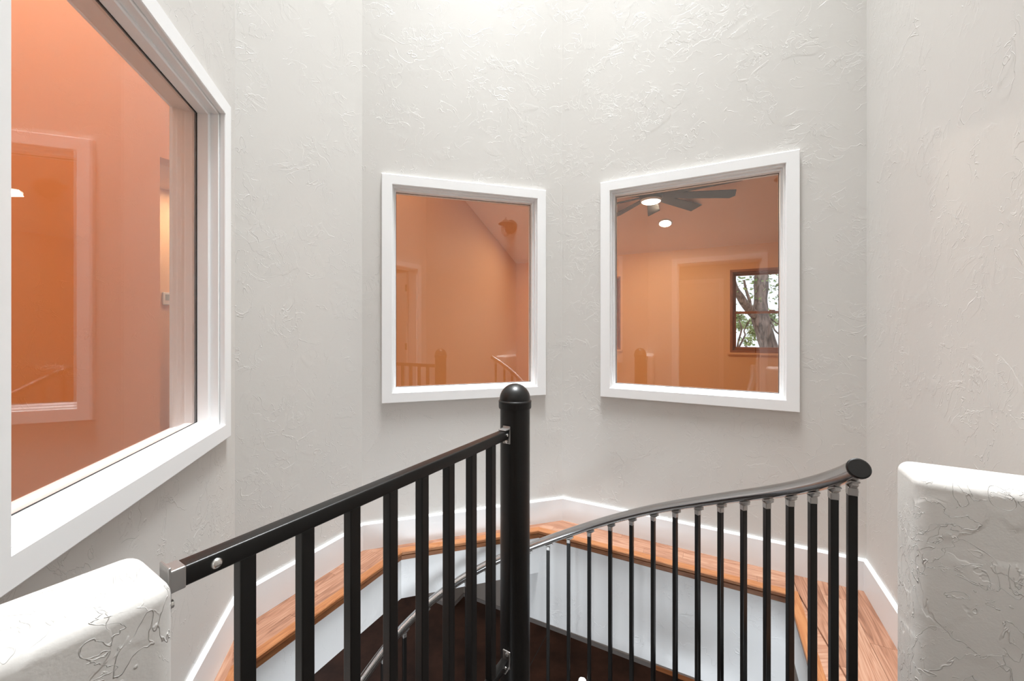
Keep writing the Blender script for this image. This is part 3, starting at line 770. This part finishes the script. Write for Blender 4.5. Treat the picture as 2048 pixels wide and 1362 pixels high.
# caged wall lamp on the right wall, seen mirrored in the glass
LM = Matrix.Translation(W3(.703, 1.29, H+1.27)) @ Matrix.Rotation(-A27+R(180), 4, 'Z')
lamp = thing('caged_wall_lamp', W3(.703, 1.29, H+1.27), 'dark bronze caged wall lantern mirrored in the middle window', 'lamp')
ry = Matrix.Rotation(R(90), 4, 'Y')
bm = bmesh.new(); lathe(bm, [(.0, 0), (.088, 0), (.088, .014), (.07, .026), (.03, .028), (0, .028)], 28, mat=LM @ ry); from_bm('backplate', bm, M['bronze'], lamp, smooth=35)
bm = bmesh.new(); tube(bm, [LM @ Vector(p) for p in ((.02, 0, 0), (.06, 0, .03), (.10, 0, .05), (.13, 0, .045))], .013, 12); from_bm('arm', bm, M['bronze'], lamp, smooth=50)
bm = bmesh.new(); lathe(bm, [(.012, .062), (.03, .058), (.05, .04), (.095, .012), (.095, .008), (.045, .03), (.0, .045)], 28, mat=LM @ Matrix.Translation((.13, 0, 0))); from_bm('hood', bm, M['bronze'], lamp, smooth=35)
bm = bmesh.new(); tube(bm, [LM @ Vector((.13+.014*math.cos(t), 0, .076+.014*math.sin(t))) for t in [2*math.pi*q/14 for q in range(15)]], .003, 6); from_bm('hanging_ring', bm, M['bronze'], lamp, smooth=50)
bm = bmesh.new(); lathe(bm, [(.040, .02), (.042, -.06), (.036, -.10), (.018, -.122), (0, -.127)], 20, mat=LM @ Matrix.Translation((.13, 0, 0))); from_bm('jar', bm, M['jar'], lamp, smooth=50)
cage = bmesh.new()
for q in range(6):
    a = q*math.pi/3
    tube(cage, [LM @ Vector((.13+r*math.cos(a), r*math.sin(a), z)) for r, z in ((.05, .02), (.054, -.06), (.048, -.10), (.028, -.132), (0, -.142))], .0028, 6)
for r, z in ((.0535, -.035), (.054, -.075)):
    tube(cage, [LM @ Vector((.13+r*math.cos(t), r*math.sin(t), z)) for t in [2*math.pi*q/24 for q in range(25)]], .0028, 6)
from_bm('cage', cage, M['bronze'], lamp, smooth=50)

# ---------------------------------------------------------------- lower storey
bm = bmesh.new(); prism(bm, [Vector((-5.1, -2.1)), Vector((6.1, -2.1)), Vector((6.1, 9)), Vector((-5.1, 9))], LOW-.1, LOW)
lowf = struct(from_bm('floor_lower', bm, M['concrete']), 'dark brown stained concrete floor of the storey below')
def low_pt(x, y):
    d = (H-LOW)*FPX/(y-655); return Vector(((x-1024)/FPX*d, d))
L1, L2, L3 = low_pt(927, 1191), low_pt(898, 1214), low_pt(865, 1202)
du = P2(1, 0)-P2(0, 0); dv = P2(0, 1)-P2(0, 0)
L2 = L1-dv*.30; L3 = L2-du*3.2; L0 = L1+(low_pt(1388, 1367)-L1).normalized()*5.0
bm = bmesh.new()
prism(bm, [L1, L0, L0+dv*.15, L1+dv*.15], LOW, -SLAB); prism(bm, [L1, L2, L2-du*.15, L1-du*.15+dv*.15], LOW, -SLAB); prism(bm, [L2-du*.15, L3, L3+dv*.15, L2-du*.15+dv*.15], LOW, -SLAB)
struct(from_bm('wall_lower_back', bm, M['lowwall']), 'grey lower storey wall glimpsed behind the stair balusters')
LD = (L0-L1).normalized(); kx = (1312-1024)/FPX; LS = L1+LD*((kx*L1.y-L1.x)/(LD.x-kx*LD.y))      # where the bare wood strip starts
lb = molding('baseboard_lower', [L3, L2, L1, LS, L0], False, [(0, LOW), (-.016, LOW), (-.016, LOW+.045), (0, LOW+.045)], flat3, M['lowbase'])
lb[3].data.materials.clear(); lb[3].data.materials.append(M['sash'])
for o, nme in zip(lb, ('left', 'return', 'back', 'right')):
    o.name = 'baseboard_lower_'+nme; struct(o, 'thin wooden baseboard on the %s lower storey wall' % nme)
bm = bmesh.new()
for x0, x1 in ((-5.1, -5), (6, 6.1)): prism(bm, [Vector((x0, -2)), Vector((x1, -2)), Vector((x1, 9)), Vector((x0, 9))], LOW, -SLAB)

GW = (-2.6, .8, LOW+.12, -SLAB-.30)                        # glazed garden door of the lower storey, behind the viewer
def low_front(u0, u1, z0, z1):
    prism(bm, [Vector((u0, -2.1)), Vector((u1, -2.1)), Vector((u1, -2.0)), Vector((u0, -2.0))], z0, z1)
low_front(-5, GW[0], LOW, -SLAB); low_front(GW[1], 6, LOW, -SLAB); low_front(GW[0], GW[1], LOW, GW[2]); low_front(GW[0], GW[1], GW[3], -SLAB)
struct(from_bm('wall_lower_sides', bm, M['fascia']), 'white outer walls of the storey below, out of view')
gd = bpy.data.objects.new('door_3', None); C.objects.link(gd); place(gd, None, Matrix.Translation((-.9, -2.05, LOW))); struct(gd, 'glazed garden door of the storey below, out of view')
molding('frame', [(GW[0], GW[2]), (GW[1], GW[2]), (GW[1], GW[3]), (GW[0], GW[3])], True, [(0, -.05), (0, .05), (.05, .05), (.05, -.05)], lambda p, h: Vector((p[0], -2.05+h, p[1])), M['white'], gd)
bm = bmesh.new(); box(bm, ((GW[0]+GW[1])/2, -2.05, (GW[2]+GW[3])/2), (GW[1]-GW[0]-.09, .006, GW[3]-GW[2]-.09)); from_bm('pane', bm, M['lowglass'], gd)
ll = thing('added_lower_light', W3(-.6, 4.2, -SLAB), 'added flush ceiling light, out of view, brightening the storey below', 'light')  # invented fixture, added to give the lower storey some light
bm = bmesh.new(); lathe(bm, [(0, -SLAB-.06), (.13, -SLAB-.05), (.15, -SLAB-.02)], 28, W3(-.6, 4.2, 0)); from_bm('shade', bm, M['lamp_on'], ll, smooth=50)
bm = bmesh.new(); lathe(bm, [(.151, -SLAB-.02), (.16, -SLAB-.02), (.16, -SLAB), (.151, -SLAB)], 28, W3(-.6, 4.2, 0), ring=True); from_bm('ring', bm, M['lamp_rim'], ll, smooth=40)
area('added_lower_lamp', W3(-.6, 4.2, -SLAB-.07), .25, 12, (1, .9, .8))
# score line in the concrete
s0, s1 = low_pt(1092, 1272), low_pt(1058, 1335); dd_ = (s1-s0).normalized(); sn = Vector((-dd_.y, dd_.x))*.004
bm = bmesh.new(); a_, b_ = s0-dd_*.5, s1+dd_*1.5
prism(bm, [a_-sn, b_-sn, b_+sn, a_+sn], LOW-.002, LOW+.0006); from_bm('score_joint', bm, M['gasket'], lowf)

# scrap of white paper caught on a stair baluster
bm = bmesh.new(); bmesh.ops.create_icosphere(bm, subdivisions=3, radius=.026)
for v in bm.verts: v.co *= 1+.55*noise.noise(v.co*55)
pb = pol(-25.6+7.37*12, RAIL_R, -.735); xm = max(v.co.x for v in bm.verts)
bm.transform(Matrix.Translation((pb.x-.0135-xm, pb.y, pb.z)))
tag(from_bm('paper_scrap', bm, M['paper']), 'crumpled scrap of white paper caught on a stair baluster at the bottom edge', 'paper')

# ---------------------------------------------------------------- outdoors behind the far window
bm = bmesh.new(); wbox(bm, -14, 16, VF+.4, 34, -1.4, -1.3)
struct(from_bm('ground', bm, M['ground']), 'pale dry ground outside the far window')
def ray(x, y, d): return Vector(((x-1024)/FPX*d, d, H-(y-655)/FPX*d))
tree = thing('tree', ray(1552, 790, 8.2)*Vector((1, 1, 0))+Vector((0, 0, -1.3)), 'grey barked forked tree trunk seen through the far window', 'tree')
def limb(name, px, rad, n=10, wob=.02):
    ctrl = [ray(*p) for p in px]; pts, rr = [], []
    m = 6
    for i in range(len(ctrl)-1):
        p0, p1, p2, p3 = ctrl[max(i-1, 0)], ctrl[i], ctrl[i+1], ctrl[min(i+2, len(ctrl)-1)]
        for q in range(m):
            t = q/m
            pts.append(.5*((2*p1)+(p2-p0)*t+(2*p0-5*p1+4*p2-p3)*t*t+(3*p1-p0-3*p2+p3)*t**3)); rr.append(rad[i]+(rad[i+1]-rad[i])*t)
    pts.append(ctrl[-1]); rr.append(rad[-1])
    bm = bmesh.new(); tube(bm, pts, rr, n)
    for v in bm.verts: v.co += Vector((noise.noise(v.co*4), noise.noise(v.co*4+Vector((5, 0, 0))), 0))*wob
    return from_bm(name, bm, M['bark'], tree, smooth=60)
limb('trunk', [(1560, 800, 8.2), (1545, 720, 8.2), (1533, 680, 8.2), (1521, 640, 8.2), (1521, 605, 8.25), (1522, 570, 8.3), (1524, 520, 8.4), (1530, 400, 8.6)], [.19, .165, .155, .165, .125, .13, .12, .09], 14)
limb('branch', [(1517, 636, 8.2), (1498, 618, 8.1), (1487, 602, 8.0), (1474, 582, 7.9), (1462, 556, 7.8)], [.10, .085, .075, .065, .05])
limb('branch', [(1499, 617, 8.1), (1498, 600, 8.15), (1493, 582, 8.2), (1488, 560, 8.2)], [.035, .03, .028, .02])
limb('branch', [(1535, 632, 8.2), (1545, 650, 8.0), (1552, 662, 7.9), (1575, 680, 7.8)], [.03, .022, .018, .012], 6)
limb('branch', [(1536, 634, 8.2), (1556, 648, 8.1), (1580, 660, 8.0)], [.02, .014, .01], 6)
limb('branch', [(1478, 640, 7.2), (1482, 660, 7.2), (1476, 690, 7.2), (1470, 712, 7.2)], [.012, .014, .016, .02], 6)
limb('branch', [(1500, 640, 7.3), (1488, 660, 7.3), (1490, 672, 7.3), (1474, 700, 7.3)], [.010, .012, .013, .018], 6)
def leaves(name, cents, count, size, mat, parent, spread, lim=9.0):
    vs2, fs2 = [], []
    for _ in range(count):
        c = random.choice(cents); p = c+Vector([max(-lim, min(lim, random.gauss(0, spread*q))) for q in (1, 1, .8)])
        a = Vector((random.uniform(-1, 1), random.uniform(-1, 1), random.uniform(-1, 1))).normalized(); b = a.orthogonal().normalized()
        s = size*random.uniform(.6, 1.3); i = len(vs2)
        vs2 += [p-a*s, p+b*s*.55, p+a*s, p-b*s*.55]; fs2.append((i, i+1, i+2, i+3))
    me = bpy.data.meshes.new(name); me.from_pydata(vs2, [], fs2)
    return link(name, me, mat, parent, kind='stuff')
cents = [ray(random.uniform(1450, 1600), random.uniform(520, 600), random.uniform(7.8, 9.2)) for _ in range(26)]
leaves('foliage', cents, 620, .045, M['leaf'], tree, .30)
leaves('foliage', [ray(1480, 636, 7.2), ray(1476, 676, 7.2), ray(1500, 645, 7.3)], 10, .05, M['leaf'], tree, .05)
sh = [(1265, 15.0, 606), (1395, 15.5, 604), (1510, 15.0, 612), (1625, 15.5, 596), (1745, 15.0, 600)]
slab_ = ['pale shrub outside the hidden left window of the far wall', 'pale green shrub left of the window with the trunk', 'pale green shrub right behind the tree trunk outside',
         'tall pale shrub right of the trunk outside', 'last pale shrub to the right outside']
for (x, d, ytop), lab in zip(sh, slab_):
    base = ray(x, 655, d); top = ray(x, ytop, d).z
    root = thing('shrub', (base.x, base.y, -1.3), lab, 'shrub', 'shrubs outside the far window')
    cs = [Vector((base.x+random.uniform(-.82, .82), base.y+random.uniform(-.7, .7), random.uniform(-1.05, top-.2))) for _ in range(40)]
    leaves('foliage', cs, 2800, .075, M['shrubleaf'], root, .10, .22)
    bm = bmesh.new()
    for q in range(4):
        a = q*1.7; tube(bm, [(base.x, base.y, -1.3), (base.x+.2*math.cos(a), base.y+.2*math.sin(a), -.4), (base.x+.5*math.cos(a), base.y+.5*math.sin(a), top*.4)], [.04, .03, .015], 6)
    from_bm('stems', bm, M['bark'], root)
